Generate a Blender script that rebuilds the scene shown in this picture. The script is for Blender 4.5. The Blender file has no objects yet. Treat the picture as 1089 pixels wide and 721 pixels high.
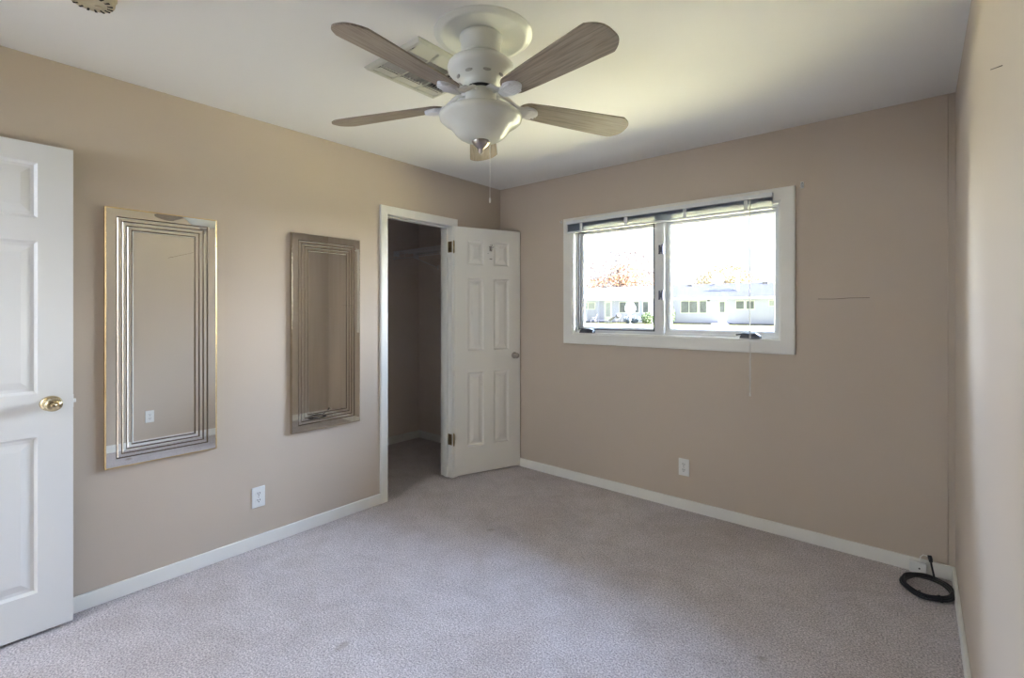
import bpy, bmesh, math, random
from mathutils import Vector, Matrix, Euler
random.seed(7)
R = math.radians
scn = bpy.context.scene
col = scn.collection

# ------------------------------------------------------------------ camera
cam_d = bpy.data.cameras.new('camera'); cam = bpy.data.objects.new('camera', cam_d); col.objects.link(cam)
cam.location = (2.887, -3.268, 1.3485)
cam.rotation_euler = (R(90), 0, R(40.07))
cam_d.sensor_width = 36; cam_d.lens = 36 * 513.4 / 1089; cam_d.shift_y = -29.7 / 1089
cam_d.clip_start = 0.02; cam_d.clip_end = 500
scn.camera = cam

# ------------------------------------------------------------------ view
scn.view_settings.view_transform = 'Standard'; scn.view_settings.look = 'None'
scn.view_settings.gamma = 1; scn.view_settings.use_curve_mapping = False
scn.view_settings.exposure = 0.12

# ------------------------------------------------------------------ sky
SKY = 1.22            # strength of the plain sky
LOBE = 4.0          # bright lobe added on the sun side of the sky for room light
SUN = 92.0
NORTH = 37.0         # extra brightness put into the sky before the window to light the room
world = bpy.data.worlds.new('sky'); scn.world = world; world.use_nodes = True
wn = world.node_tree.nodes; wl = world.node_tree.links; wn.clear()
def wnode(t, **k):
    n = wn.new(t)
    for a, b in k.items(): setattr(n, a, b)
    return n
tc = wnode('ShaderNodeTexCoord'); sep = wnode('ShaderNodeSeparateXYZ'); wl.new(tc.outputs['Generated'], sep.inputs[0])
ramp = wnode('ShaderNodeValToRGB'); wl.new(sep.outputs['Z'], ramp.inputs[0])
cr = ramp.color_ramp
cr.elements[0].position = 0.0; cr.elements[0].color = (.95, .97, 1.0, 1)
cr.elements[1].position = 0.9; cr.elements[1].color = (0.42, 0.60, 1.0, 1)
e = cr.elements.new(0.22); e.color = (0.66, 0.79, 1.0, 1)
e = cr.elements.new(0.13); e.color = (.89, .94, 1.0, 1)
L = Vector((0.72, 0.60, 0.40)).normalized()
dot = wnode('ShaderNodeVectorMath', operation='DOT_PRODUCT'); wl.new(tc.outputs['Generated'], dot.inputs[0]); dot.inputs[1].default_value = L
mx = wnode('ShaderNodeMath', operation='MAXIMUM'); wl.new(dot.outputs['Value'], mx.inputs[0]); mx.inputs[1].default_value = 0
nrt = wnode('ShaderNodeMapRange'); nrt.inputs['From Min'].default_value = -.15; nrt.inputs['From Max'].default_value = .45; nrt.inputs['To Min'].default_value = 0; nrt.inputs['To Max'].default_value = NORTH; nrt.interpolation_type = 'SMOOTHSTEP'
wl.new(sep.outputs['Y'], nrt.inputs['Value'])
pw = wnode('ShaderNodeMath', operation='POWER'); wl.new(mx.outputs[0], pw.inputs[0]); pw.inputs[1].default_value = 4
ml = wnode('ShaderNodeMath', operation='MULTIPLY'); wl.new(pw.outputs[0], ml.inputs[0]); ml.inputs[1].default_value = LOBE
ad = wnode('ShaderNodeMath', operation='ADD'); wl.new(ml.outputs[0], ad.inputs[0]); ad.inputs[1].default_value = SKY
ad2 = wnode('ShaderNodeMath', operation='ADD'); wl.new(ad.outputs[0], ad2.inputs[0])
# extra brightness taken out of the patch of sky the camera looks at
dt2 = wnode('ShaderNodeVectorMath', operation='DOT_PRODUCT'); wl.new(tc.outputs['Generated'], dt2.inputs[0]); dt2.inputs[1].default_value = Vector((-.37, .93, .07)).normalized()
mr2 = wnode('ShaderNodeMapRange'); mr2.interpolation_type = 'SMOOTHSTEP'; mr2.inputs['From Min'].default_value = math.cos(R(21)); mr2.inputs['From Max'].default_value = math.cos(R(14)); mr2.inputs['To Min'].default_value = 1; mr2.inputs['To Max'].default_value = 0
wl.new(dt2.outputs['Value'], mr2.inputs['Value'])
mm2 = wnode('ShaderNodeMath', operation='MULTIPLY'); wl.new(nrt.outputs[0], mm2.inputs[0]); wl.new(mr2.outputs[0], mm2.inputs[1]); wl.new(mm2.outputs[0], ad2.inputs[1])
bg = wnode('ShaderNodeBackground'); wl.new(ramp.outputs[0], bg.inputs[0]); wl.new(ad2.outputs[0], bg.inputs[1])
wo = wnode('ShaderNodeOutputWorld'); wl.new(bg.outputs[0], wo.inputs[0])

sd = bpy.data.lights.new('sun', 'SUN'); sd.energy = SUN; sd.angle = R(0.53); sd.color = (1.0, 0.95, 0.86)
sun = bpy.data.objects.new('sun', sd); col.objects.link(sun)
sun.rotation_euler = Vector((0.90, 0.0, 0.52)).to_track_quat('Z', 'Y').to_euler()

# sampling portal in the window opening (emits nothing itself)
pd = bpy.data.lights.new('window_portal', 'AREA'); pd.shape = 'RECTANGLE'; pd.size = 1.48; pd.size_y = 0.86
pd.cycles.is_portal = True
portal = bpy.data.objects.new('window_portal', pd); col.objects.link(portal)
portal.location = (1.51, 0.17, 1.59); portal.rotation_euler = (R(-90), 0, 0)

LAMPX = -.45
HALL_FILL = 240.0          # strength of the unseen fill lamps added in the hallway

# ------------------------------------------------------------------ materials
def nmat(name):
    m = bpy.data.materials.new(name); m.use_nodes = True
    nt = m.node_tree; b = nt.nodes['Principled BSDF']
    return m, nt, b
def lin(c): return tuple(((v/255)/12.92 if v/255 <= .04045 else ((v/255+.055)/1.055)**2.4) for v in c)
def mat(name, c, rough=0.5, metal=0.0, bump=None, var=None, coat=0, spec=None):
    """c linear rgb; bump=(scale,strength,distance); var=(scale,amount)"""
    m, nt, b = nmat(name)
    b.inputs['Base Color'].default_value = (*c, 1); b.inputs['Roughness'].default_value = rough; b.inputs['Metallic'].default_value = metal
    if spec is not None: b.inputs['Specular IOR Level'].default_value = spec
    if coat: b.inputs['Coat Weight'].default_value = coat
    tcn = nt.nodes.new('ShaderNodeTexCoord')
    if bump:
        n = nt.nodes.new('ShaderNodeTexNoise'); n.inputs['Scale'].default_value = bump[0]; n.inputs['Detail'].default_value = 3
        nt.links.new(tcn.outputs['Object'], n.inputs['Vector'])
        bp = nt.nodes.new('ShaderNodeBump'); bp.inputs['Strength'].default_value = bump[1]; bp.inputs['Distance'].default_value = bump[2]
        nt.links.new(n.outputs['Fac'], bp.inputs['Height']); nt.links.new(bp.outputs[0], b.inputs['Normal'])
    if var:
        n = nt.nodes.new('ShaderNodeTexNoise'); n.inputs['Scale'].default_value = var[0]; n.inputs['Detail'].default_value = 4
        nt.links.new(tcn.outputs['Object'], n.inputs['Vector'])
        rp = nt.nodes.new('ShaderNodeValToRGB'); a = var[1]
        rp.color_ramp.elements[0].position = .3; rp.color_ramp.elements[0].color = (*[v*(1-a) for v in c], 1)
        rp.color_ramp.elements[1].position = .7; rp.color_ramp.elements[1].color = (*[min(1, v*(1+a)) for v in c], 1)
        nt.links.new(n.outputs['Fac'], rp.inputs[0]); nt.links.new(rp.outputs[0], b.inputs['Base Color'])
    return m

M = {}
M['wall'] = mat('wall_paint', (0.565, 0.478, 0.395), .55, bump=(90, .12, .002), var=(1.2, .015), spec=.35)
M['closet_wall'] = mat('closet_paint', (0.80, 0.70, 0.63), .7, bump=(90, .12, .002))
M['ceiling'] = mat('ceiling_paint', (0.88, 0.865, 0.84), .75, bump=(60, .15, .002))
M['trim'] = mat('trim_paint', (0.86, 0.845, 0.80), .38, bump=(25, .06, .002), var=(9, .02))
M['door'] = mat('door_paint', (0.78, 0.775, 0.76), .42, bump=(70, .12, .001))
M['closet_door'] = mat('closet_door_paint', (0.86, 0.83, 0.77), .42, bump=(70, .1, .001))
M['brass'] = mat('polished_brass', (0.66, 0.56, 0.36), .16, 1, var=(30, .08))
M['old_brass'] = mat('aged_brass', (0.36, 0.28, 0.16), .35, 1, var=(60, .2))
M['plastic'] = mat('white_plastic', (0.82, 0.82, 0.80), .35, bump=(200, .03, .001))
M['slot'] = mat('slot_dark', (0.03, 0.028, 0.025), .6, bump=(100, .02, .001))
M['mirror'] = mat('mirror_silver', (0.86, 0.86, 0.83), .015, 1, bump=(2, .004, .002))
M['mirror_old'] = None
M['groove'] = mat('bronzed_groove', (0.16, 0.12, 0.08), .3, .8, bump=(50, .05, .001))
M['gold'] = mat('gold_edge', (0.80, 0.62, 0.33), .25, 1, var=(20, .08))
M['silver'] = mat('silver_edge', (0.62, 0.56, 0.46), .25, 1, var=(20, .1))
M['fan_white'] = mat('fan_enamel', (0.80, 0.80, 0.74), .32, bump=(40, .02, .001))
M['fan_arm'] = mat('fan_arm_enamel', (0.80, 0.79, 0.80), .35, bump=(40, .02, .001))
M['nickel'] = mat('brushed_nickel', (0.40, 0.36, 0.33), .28, 1, var=(60, .1))
M['chain'] = mat('white_chain', (0.85, 0.84, 0.8), .4, bump=(400, .1, .001))
M['blind'] = mat('blind_slats_sky_tint', (0.36, 0.42, 0.56), .35, bump=(80, .05, .001))  # blue-grey of the reflected sky put into the colour of the white slats
M['blind_white'] = mat('blind_rail', (0.80, 0.82, 0.84), .35, bump=(80, .05, .001))
M['vinyl'] = mat('window_vinyl', (0.80, 0.80, 0.80), .35, bump=(40, .03, .001))
M['gasket'] = mat('dark_screen_frame', (0.05, 0.05, 0.07), .45, bump=(60, .05, .001))
M['latch'] = mat('latch_metal', (0.13, 0.13, 0.17), .35, .6, var=(40, .15))
M['crank'] = mat('crank_metal', (0.10, 0.10, 0.11), .5, .5, var=(40, .2))
M['wire'] = mat('vinyl_wire', (0.90, 0.89, 0.89), .4, bump=(60, .03, .001))
M['cable'] = mat('black_cable', (0.012, 0.012, 0.016), .35, bump=(60, .1, .001))
M['vent_white'] = mat('register_enamel', (0.62, 0.61, 0.53), .4, bump=(60, .04, .001))
M['vent_slat'] = mat('register_slat', (0.42, 0.40, 0.36), .5, var=(30, .1))
M['duct'] = mat('duct_dark', (0.02, 0.018, 0.015), .8, bump=(20, .05, .001))
M['smoke'] = mat('aged_detector_plastic', (0.50, 0.43, 0.30), .5, var=(30, .1))
M['crack'] = mat('hairline_dark', (0.09, 0.075, 0.06), .8, bump=(100, .05, .001))
M['peel'] = mat('paint_scuff', (0.22, 0.19, 0.17), .8, var=(100, .3))
# outside
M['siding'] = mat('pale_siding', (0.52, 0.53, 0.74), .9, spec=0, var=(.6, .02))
M['fascia'] = mat('white_fascia', (0.85, 0.86, 0.88), .6, var=(2, .02))
M['roof_grey'] = mat('grey_shingles', (0.045, 0.046, 0.056), .9, spec=0, var=(3, .10))
M['roof_pale'] = mat('pale_shingles', (0.09, 0.09, 0.092), .9, spec=0, var=(3, .06))
M['win_dark'] = mat('house_window_glass', (0.16, 0.18, 0.21), .12, 0, var=(1.5, .35))
M['win_mid'] = mat('house_window_blinds', (0.42, 0.45, 0.52), .3, 0, var=(6, .1))
M['brick'] = mat('foundation', (0.26, 0.25, 0.27), .9, var=(8, .15))
M['bark'] = mat('bark', (0.10, 0.075, 0.07), .9, var=(4, .2))
M['leaf_orange'] = mat('autumn_leaves', (0.3, 0.155, 0.075), .9, var=(.9, .35))
M['leaf_pink'] = mat('russet_leaves', (0.20, 0.13, 0.125), .9, var=(.9, .2))
M['leaf_tan'] = mat('tan_leaves', (0.28, 0.215, 0.12), .9, var=(.9, .25))
M['leaf_green'] = mat('green_leaves', (0.09, 0.13, 0.07), .9, var=(3, .3))
M['flower'] = mat('blue_hedge', (0.14, 0.17, 0.22), .9, var=(6, .25))
M['furniture'] = mat('patio_furniture', (0.10, 0.10, 0.13), .6, var=(5, .2))
M['umbrella'] = mat('white_canvas', (0.85, 0.85, 0.87), .7, var=(4, .03))

# wood for the fan blades
def wood():
    m, nt, b = nmat('grey_oak_laminate')
    t = nt.nodes.new('ShaderNodeTexCoord'); mp = nt.nodes.new('ShaderNodeMapping'); mp.inputs['Scale'].default_value = (3, 60, 20)
    nt.links.new(t.outputs['Object'], mp.inputs[0])
    n = nt.nodes.new('ShaderNodeTexNoise'); n.inputs['Scale'].default_value = 2.2; n.inputs['Detail'].default_value = 6; n.inputs['Distortion'].default_value = .6
    nt.links.new(mp.outputs[0], n.inputs['Vector'])
    r = nt.nodes.new('ShaderNodeValToRGB'); r.color_ramp.elements[0].position = .3; r.color_ramp.elements[0].color = (.205, .160, .125, 1)
    r.color_ramp.elements[1].position = .72; r.color_ramp.elements[1].color = (.37, .31, .245, 1)
    nt.links.new(n.outputs['Fac'], r.inputs[0]); nt.links.new(r.outputs[0], b.inputs['Base Color']); b.inputs['Roughness'].default_value = .5
    return m
M['wood'] = wood()

# tarnished mirror
def old_mirror():
    m, nt, b = nmat('tarnished_mirror')
    b.inputs['Metallic'].default_value = 1
    t = nt.nodes.new('ShaderNodeTexCoord'); mp = nt.nodes.new('ShaderNodeMapping'); mp.inputs['Scale'].default_value = (1, 14, 1.1)
    nt.links.new(t.outputs['Object'], mp.inputs[0])
    n = nt.nodes.new('ShaderNodeTexNoise'); n.inputs['Scale'].default_value = 1.6; n.inputs['Detail'].default_value = 5
    nt.links.new(mp.outputs[0], n.inputs['Vector'])
    r = nt.nodes.new('ShaderNodeValToRGB'); r.color_ramp.elements[0].position = .35; r.color_ramp.elements[0].color = (.84, .81, .74, 1)
    r.color_ramp.elements[1].position = .65; r.color_ramp.elements[1].color = (.93, .91, .85, 1)
    nt.links.new(n.outputs['Fac'], r.inputs[0]); nt.links.new(r.outputs[0], b.inputs['Base Color'])
    q = nt.nodes.new('ShaderNodeMapRange'); q.inputs['From Min'].default_value = .35; q.inputs['From Max'].default_value = .7
    q.inputs['To Min'].default_value = .035; q.inputs['To Max'].default_value = .01
    nt.links.new(n.outputs['Fac'], q.inputs['Value']); nt.links.new(q.outputs[0], b.inputs['Roughness'])
    return m
M['mirror_old'] = old_mirror()

# frosted bowl
def frosted():
    m, nt, b = nmat('alabaster_glass')
    b.inputs['Roughness'].default_value = .22
    t = nt.nodes.new('ShaderNodeTexCoord'); n = nt.nodes.new('ShaderNodeTexNoise'); n.inputs['Scale'].default_value = 9; n.inputs['Detail'].default_value = 4; n.inputs['Distortion'].default_value = 1.5
    nt.links.new(t.outputs['Object'], n.inputs['Vector'])
    r = nt.nodes.new('ShaderNodeValToRGB'); r.color_ramp.elements[0].color = (.80, .79, .70, 1); r.color_ramp.elements[1].color = (.90, .90, .84, 1)
    nt.links.new(n.outputs['Fac'], r.inputs[0]); nt.links.new(r.outputs[0], b.inputs['Base Color'])
    tr = nt.nodes.new('ShaderNodeBsdfTranslucent'); tr.inputs[0].default_value = (.9, .9, .82, 1)
    mixn = nt.nodes.new('ShaderNodeMixShader'); mixn.inputs[0].default_value = .22
    nt.links.new(b.outputs[0], mixn.inputs[1]); nt.links.new(tr.outputs[0], mixn.inputs[2])
    nt.links.new(mixn.outputs[0], nt.nodes['Material Output'].inputs[0])
    return m
M['bowl'] = frosted()

def pane_glass():
    m = bpy.data.materials.new('pane_glass'); m.use_nodes = True; nt = m.node_tree; nt.nodes.clear()
    o = nt.nodes.new('ShaderNodeOutputMaterial'); a = nt.nodes.new('ShaderNodeBsdfTransparent'); a.inputs[0].default_value = (.97, .985, .98, 1)
    g = nt.nodes.new('ShaderNodeBsdfGlossy'); g.inputs['Roughness'].default_value = .01
    f = nt.nodes.new('ShaderNodeFresnel'); f.inputs[0].default_value = 1.3
    x = nt.nodes.new('ShaderNodeMixShader'); nt.links.new(f.outputs[0], x.inputs[0]); nt.links.new(a.outputs[0], x.inputs[1]); nt.links.new(g.outputs[0], x.inputs[2])
    nt.links.new(x.outputs[0], o.inputs[0]); return m
M['pane'] = pane_glass()

def carpet():
    m, nt, b = nmat('plush_carpet')
    b.inputs['Roughness'].default_value = .95; b.inputs['Specular IOR Level'].default_value = .1
    b.inputs['Sheen Weight'].default_value = .25; b.inputs['Sheen Roughness'].default_value = .5
    t = nt.nodes.new('ShaderNodeTexCoord')
    def noise(s, d, dist=0):
        n = nt.nodes.new('ShaderNodeTexNoise'); n.inputs['Scale'].default_value = s; n.inputs['Detail'].default_value = d; n.inputs['Distortion'].default_value = dist
        nt.links.new(t.outputs['Object'], n.inputs['Vector']); return n
    fine = noise(150, 4, .3); mid = noise(7, 4, .6); big = noise(1.1, 3, .5); spot = noise(4.3, 1.5)
    r1 = nt.nodes.new('ShaderNodeValToRGB'); r1.color_ramp.elements[0].position = .33; r1.color_ramp.elements[0].color = (.35, .305, .315, 1)
    r1.color_ramp.elements[1].position = .66; r1.color_ramp.elements[1].color = (.90, .82, .835, 1)
    nt.links.new(fine.outputs['Fac'], r1.inputs[0])
    def mul(src, ramp_src, lo, hi, p0, p1):
        rr = nt.nodes.new('ShaderNodeValToRGB'); rr.color_ramp.elements[0].position = p0; rr.color_ramp.elements[0].color = (*lo, 1)
        rr.color_ramp.elements[1].position = p1; rr.color_ramp.elements[1].color = (*hi, 1)
        nt.links.new(ramp_src.outputs['Fac'], rr.inputs[0])
        mm = nt.nodes.new('ShaderNodeMix'); mm.data_type = 'RGBA'; mm.blend_type = 'MULTIPLY'; mm.inputs[0].default_value = 1
        nt.links.new(src, mm.inputs[6]); nt.links.new(rr.outputs[0], mm.inputs[7]); return mm.outputs[2]
    c = mul(r1.outputs[0], mid, (.90, .89, .88), (1, 1, 1), .35, .62)
    c = mul(c, big, (.90, .875, .85), (1, 1, 1), .38, .60)
    c = mul(c, spot, (.62, .57, .50), (1, 1, 1), .235, .275)
    nt.links.new(c, b.inputs['Base Color'])
    hn = noise(170, 3, .2)
    bp = nt.nodes.new('ShaderNodeBump'); bp.inputs['Strength'].default_value = .9; bp.inputs['Distance'].default_value = .012
    nt.links.new(hn.outputs['Fac'], bp.inputs['Height'])
    b2 = nt.nodes.new('ShaderNodeBump'); b2.inputs['Strength'].default_value = .35; b2.inputs['Distance'].default_value = .05
    nt.links.new(mid.outputs['Fac'], b2.inputs['Height']); nt.links.new(bp.outputs[0], b2.inputs['Normal']); nt.links.new(b2.outputs[0], b.inputs['Normal'])
    return m
M['carpet'] = carpet()

def lawn():
    m, nt, b = nmat('sunlit_lawn'); b.inputs['Roughness'].default_value = 1; b.inputs['Specular IOR Level'].default_value = 0
    t = nt.nodes.new('ShaderNodeTexCoord'); n = nt.nodes.new('ShaderNodeTexNoise'); n.inputs['Scale'].default_value = .8; n.inputs['Detail'].default_value = 6
    nt.links.new(t.outputs['Object'], n.inputs['Vector'])
    r = nt.nodes.new('ShaderNodeValToRGB'); r.color_ramp.elements[0].position = .3; r.color_ramp.elements[0].color = (.125, .125, .060, 1)
    r.color_ramp.elements[1].position = .7; r.color_ramp.elements[1].color = (.17, .168, .09, 1)
    nt.links.new(n.outputs['Fac'], r.inputs[0]); nt.links.new(r.outputs[0], b.inputs['Base Color']); return m
M['lawn'] = lawn()
M['patio'] = mat('straw_bounce_slab', (.78, .68, .38), .9, var=(.7, .05), spec=0)  # for the unseen slab added to bounce yellow sunlight indoors

# ------------------------------------------------------------------ mesh helpers
class MB:
    def __init__(s): s.bm = bmesh.new(); s.smooth = False; s.mi = 0
    def face(s, vs, mi=None, smooth=False):
        try: f = s.bm.faces.new(vs)
        except ValueError: return None
        f.material_index = s.mi if mi is None else mi; f.smooth = smooth; return f
    def box(s, x0, x1, y0, y1, z0, z1, mi=None, mtx=None, bev=0):
        co = [(x0,y0,z0),(x1,y0,z0),(x1,y1,z0),(x0,y1,z0),(x0,y0,z1),(x1,y0,z1),(x1,y1,z1),(x0,y1,z1)]
        vs = [s.bm.verts.new(mtx @ Vector(c) if mtx else c) for c in co]
        fs = [s.face([vs[i] for i in q], mi) for q in ((3,2,1,0),(4,5,6,7),(0,1,5,4),(1,2,6,5),(2,3,7,6),(3,0,4,7))]
        if bev:
            es = list({e for f in fs for e in f.edges})
            r = bmesh.ops.bevel(s.bm, geom=es, offset=bev, segments=2, affect='EDGES', profile=.5)
            for f in r['faces']: f.material_index = s.mi if mi is None else mi; f.smooth = True
        return s
    def tube(s, pts, r, n=8, mi=None, closed=False, caps=True):
        pts = [Vector(p) for p in pts]; N = len(pts); rings = []
        rr = r if isinstance(r, (list, tuple)) else [r]*N
        prev = None
        for i, p in enumerate(pts):
            if closed: d = pts[(i+1) % N] - pts[i-1]
            else: d = pts[min(i+1, N-1)] - pts[max(i-1, 0)]
            d.normalize()
            if prev is None:
                a = Vector((0,0,1)) if abs(d.z) < .9 else Vector((1,0,0)); u = d.cross(a).normalized()
            else:
                u = (prev - d * prev.dot(d)).normalized()
            prev = u; v = d.cross(u)
            rings.append([s.bm.verts.new(p + (u*math.cos(2*math.pi*k/n) + v*math.sin(2*math.pi*k/n))*rr[i]) for k in range(n)])
        for i in range(N if closed else N-1):
            A, B = rings[i], rings[(i+1) % N]
            for k in range(n): s.face([A[k], A[(k+1) % n], B[(k+1) % n], B[k]], mi, True)
        if caps and not closed:
            s.face(rings[0][::-1], mi); s.face(rings[-1], mi)
        return s
    def lathe(s, prof, n=40, mi=None, mtx=None, smooth=True, sx=1, sy=1):
        rings = []
        for r, z in prof:
            if r < 1e-6:
                v = Vector((0,0,z)); rings.append([s.bm.verts.new(mtx @ v if mtx else v)])
            else:
                rg = []
                for k in range(n):
                    v = Vector((r*sx*math.cos(2*math.pi*k/n), r*sy*math.sin(2*math.pi*k/n), z)); rg.append(s.bm.verts.new(mtx @ v if mtx else v))
                rings.append(rg)
        for A, B in zip(rings, rings[1:]):
            for k in range(n):
                a, b_ = A[k % len(A)], A[(k+1) % len(A)]; c, d = B[(k+1) % len(B)], B[k % len(B)]
                vs = []
                for v in (a, b_, c, d):
                    if v not in vs: vs.append(v)
                if len(vs) > 2: s.face(vs, mi, smooth)
        return s
    def prism(s, poly, z0, z1, mi=None, mtx=None, smooth=False):
        T = (lambda v: mtx @ Vector(v)) if mtx else (lambda v: Vector(v))
        a = [s.bm.verts.new(T((x, y, z0))) for x, y in poly]; b_ = [s.bm.verts.new(T((x, y, z1))) for x, y in poly]; n = len(poly)
        s.face(a[::-1], mi); s.face(b_, mi)
        for i in range(n): s.face([a[i], a[(i+1) % n], b_[(i+1) % n], b_[i]], mi, smooth)
        return s
    def build(s, name, mats, parent=None, loc=(0,0,0), rot=(0,0,0)):
        bmesh.ops.recalc_face_normals(s.bm, faces=s.bm.faces[:])
        me = bpy.data.meshes.new(name); s.bm.to_mesh(me); s.bm.free()
        for m_ in (mats if isinstance(mats, (list, tuple)) else [mats]): me.materials.append(m_)
        o = bpy.data.objects.new(name, me); col.objects.link(o); o.location = loc; o.rotation_euler = rot
        if parent: o.parent = parent
        return o
def tag(o, label=None, cat=None, group=None, kind=None):
    if label: o['label'] = label
    if cat: o['category'] = cat
    if group: o['group'] = group
    if kind: o['kind'] = kind
    return o
def empty(name, loc=(0,0,0), rot=(0,0,0)):
    o = bpy.data.objects.new(name, None); col.objects.link(o); o.location = loc; o.rotation_euler = rot; o.empty_display_size = .1; return o
def copy_tree(o, parent=None):
    c = o.copy(); col.objects.link(c)
    if parent: c.parent = parent
    for ch in list(o.children): copy_tree(ch, c)
    return c

W = 3.03; YF = -3.66; H = 2.44
def S(name, mb, m, parent=None, **k):
    o = mb.build(name, m, parent)
    if parent is None: o['kind'] = 'structure'
    return o

# ------------------------------------------------------------------ room shell
def wall_with_hole(axis, p0, p1, a0, a1, z0, z1, holes):
    """box wall, thickness p0..p1 along `axis`, running a0..a1, holes (a,b,zlo,zhi)"""
    mb = MB(); us = sorted({a0, a1, *[v for h in holes for v in h[:2]]}); zs = sorted({z0, z1, *[v for h in holes for v in h[2:]]})
    def inh(u, z): return any(h[0] < u < h[1] and h[2] < z < h[3] for h in holes)
    for pv in (p0, p1):
        V = {}
        for u in us:
            for z in zs: V[(u, z)] = mb.bm.verts.new((pv, u, z) if axis == 'x' else (u, pv, z))
        for i in range(len(us)-1):
            for j in range(len(zs)-1):
                if not inh((us[i]+us[i+1])/2, (zs[j]+zs[j+1])/2):
                    mb.face([V[(us[i],zs[j])], V[(us[i+1],zs[j])], V[(us[i+1],zs[j+1])], V[(us[i],zs[j+1])]])
    def q(u0, za, u1, zb):
        c = [(u0,za,p0),(u1,zb,p0),(u1,zb,p1),(u0,za,p1)]
        mb.face([mb.bm.verts.new((p,u,z) if axis == 'x' else (u,p,z)) for u,z,p in c])
    q(a0,z0,a0,z1); q(a1,z0,a1,z1); q(a0,z1,a1,z1); q(a0,z0,a1,z0)
    for h in holes:
        q(h[0],h[2],h[0],h[3]); q(h[1],h[2],h[1],h[3]); q(h[0],h[3],h[1],h[3]); q(h[0],h[2],h[1],h[2])
    bmesh.ops.remove_doubles(mb.bm, verts=mb.bm.verts[:], dist=1e-5)
    return mb

fl = MB(); fl.box(-1.35, W+.16, -5.2, .2, -.12, 0); floor = S('floor', fl, M['carpet'])
ce = MB(); ce.box(-1.35, W+.16, -5.2, .25, H, H+.14); ceiling = S('ceiling', ce, M['ceiling'])
WX0, WX1, WZ0, WZ1 = .772, 2.252, 1.168, 2.012
wall_back = S('wall_back', wall_with_hole('y', 0, .18, -.11, W+.12, -.12, H, [(WX0, WX1, WZ0, WZ1)]), M['wall'])
CY0, CY1, CZ = -1.232, -.582, 2.05   # rough opening of the closet
wall_left = S('wall_left', wall_with_hole('x', -.11, 0, YF-.1, 0, -.12, H, [(CY0, CY1, -.12, CZ)]), M['wall'])
wr = MB(); wr.box(W, W+.12, YF-.1, 0, -.12, H); wall_right = S('wall_right', wr, M['wall'])
wall_front = S('wall_front', wall_with_hole('y', YF-.1, YF, -.11+.11, W, -.12, H, [(.085, .87, -.12, 2.06)]), M['wall'])
# closet shell
c = MB(); c.box(-1.32, -1.2, -2.0, .18, -.12, H); S('wall_closet_back', c, M['closet_wall'])
c = MB(); c.box(-1.2, -.11, .045, .18, -.12, H); S('wall_closet_right', c, M['closet_wall'])
c = MB(); c.box(-1.2, -.11, -2.0, -1.9, -.12, H); S('wall_closet_left', c, M['closet_wall'])
c = MB(); c.box(-.116, -.11, CY1+.03, .045, 0, H); c.box(-.116, -.11, -1.9, CY0-.03, 0, H); c.box(-.116, -.11, CY0-.03, CY1+.03, 2.10, H); S('wall_closet_front', c, M['closet_wall'])
# hallway shell
c = MB(); c.box(-1.0, 2.4, -5.2, -5.1, -.12, H); S('wall_hallway_back', c, M['ceiling'])
c = MB(); c.box(-1.0, -.9, -5.1, YF-.1, -.12, H); S('wall_hallway_left', c, M['wall'])
c = MB(); c.box(2.3, 2.4, -5.1, YF-.1, -.12, H); S('wall_hallway_right', c, M['wall'])
c = MB(); c.box(-.9, 0, YF-.1, YF-.0, -.12, H); S('wall_hallway_front', c, M['wall'])

# baseboards
def base(name, pts_boxes):
    mb = MB()
    for b in pts_boxes: mb.box(*b, bev=.003)
    return S(name, mb, M['trim'])
hb = .072
base('baseboard_left', [(0, .013, YF, -1.277, 0, hb), (0, .013, -.539, 0, 0, hb)])
base('baseboard_back', [(0.013, W-.013, -.013, 0, 0, hb)])
base('baseboard_right', [(W-.013, W, YF, -.0, 0, hb)])
base('baseboard_front', [(.93, W-.013, YF, YF+.013, 0, hb)])
base('baseboard_closet', [(-1.2, -1.188, -1.9, .045, 0, hb+.005), (-1.188, -.12, .033, .045, 0, hb+.005)])

# small flaws on the walls
c = MB(); c.tube([(2.445,-.0006,1.418),(2.52,-.0006,1.4165),(2.60,-.0006,1.4215),(2.685,-.0006,1.421)], .0013, 5)
o = c.build('hairline_crack', M['crack'], wall_back)
c = MB(); c.tube([(W,-1.526,1.969),(W-.0002,-1.64,1.930),(W-.0002,-1.752,1.892)], .0011, 5)
o = c.build('hairline_crack', M['crack'], wall_right)

# corner strip where back wall meets right wall
c = MB(); c.tube([(W-.028,-.0005,hb),(W-.028,-.0005,H)], .0022, 8); S('trim_2', c, M['wall'])

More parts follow.
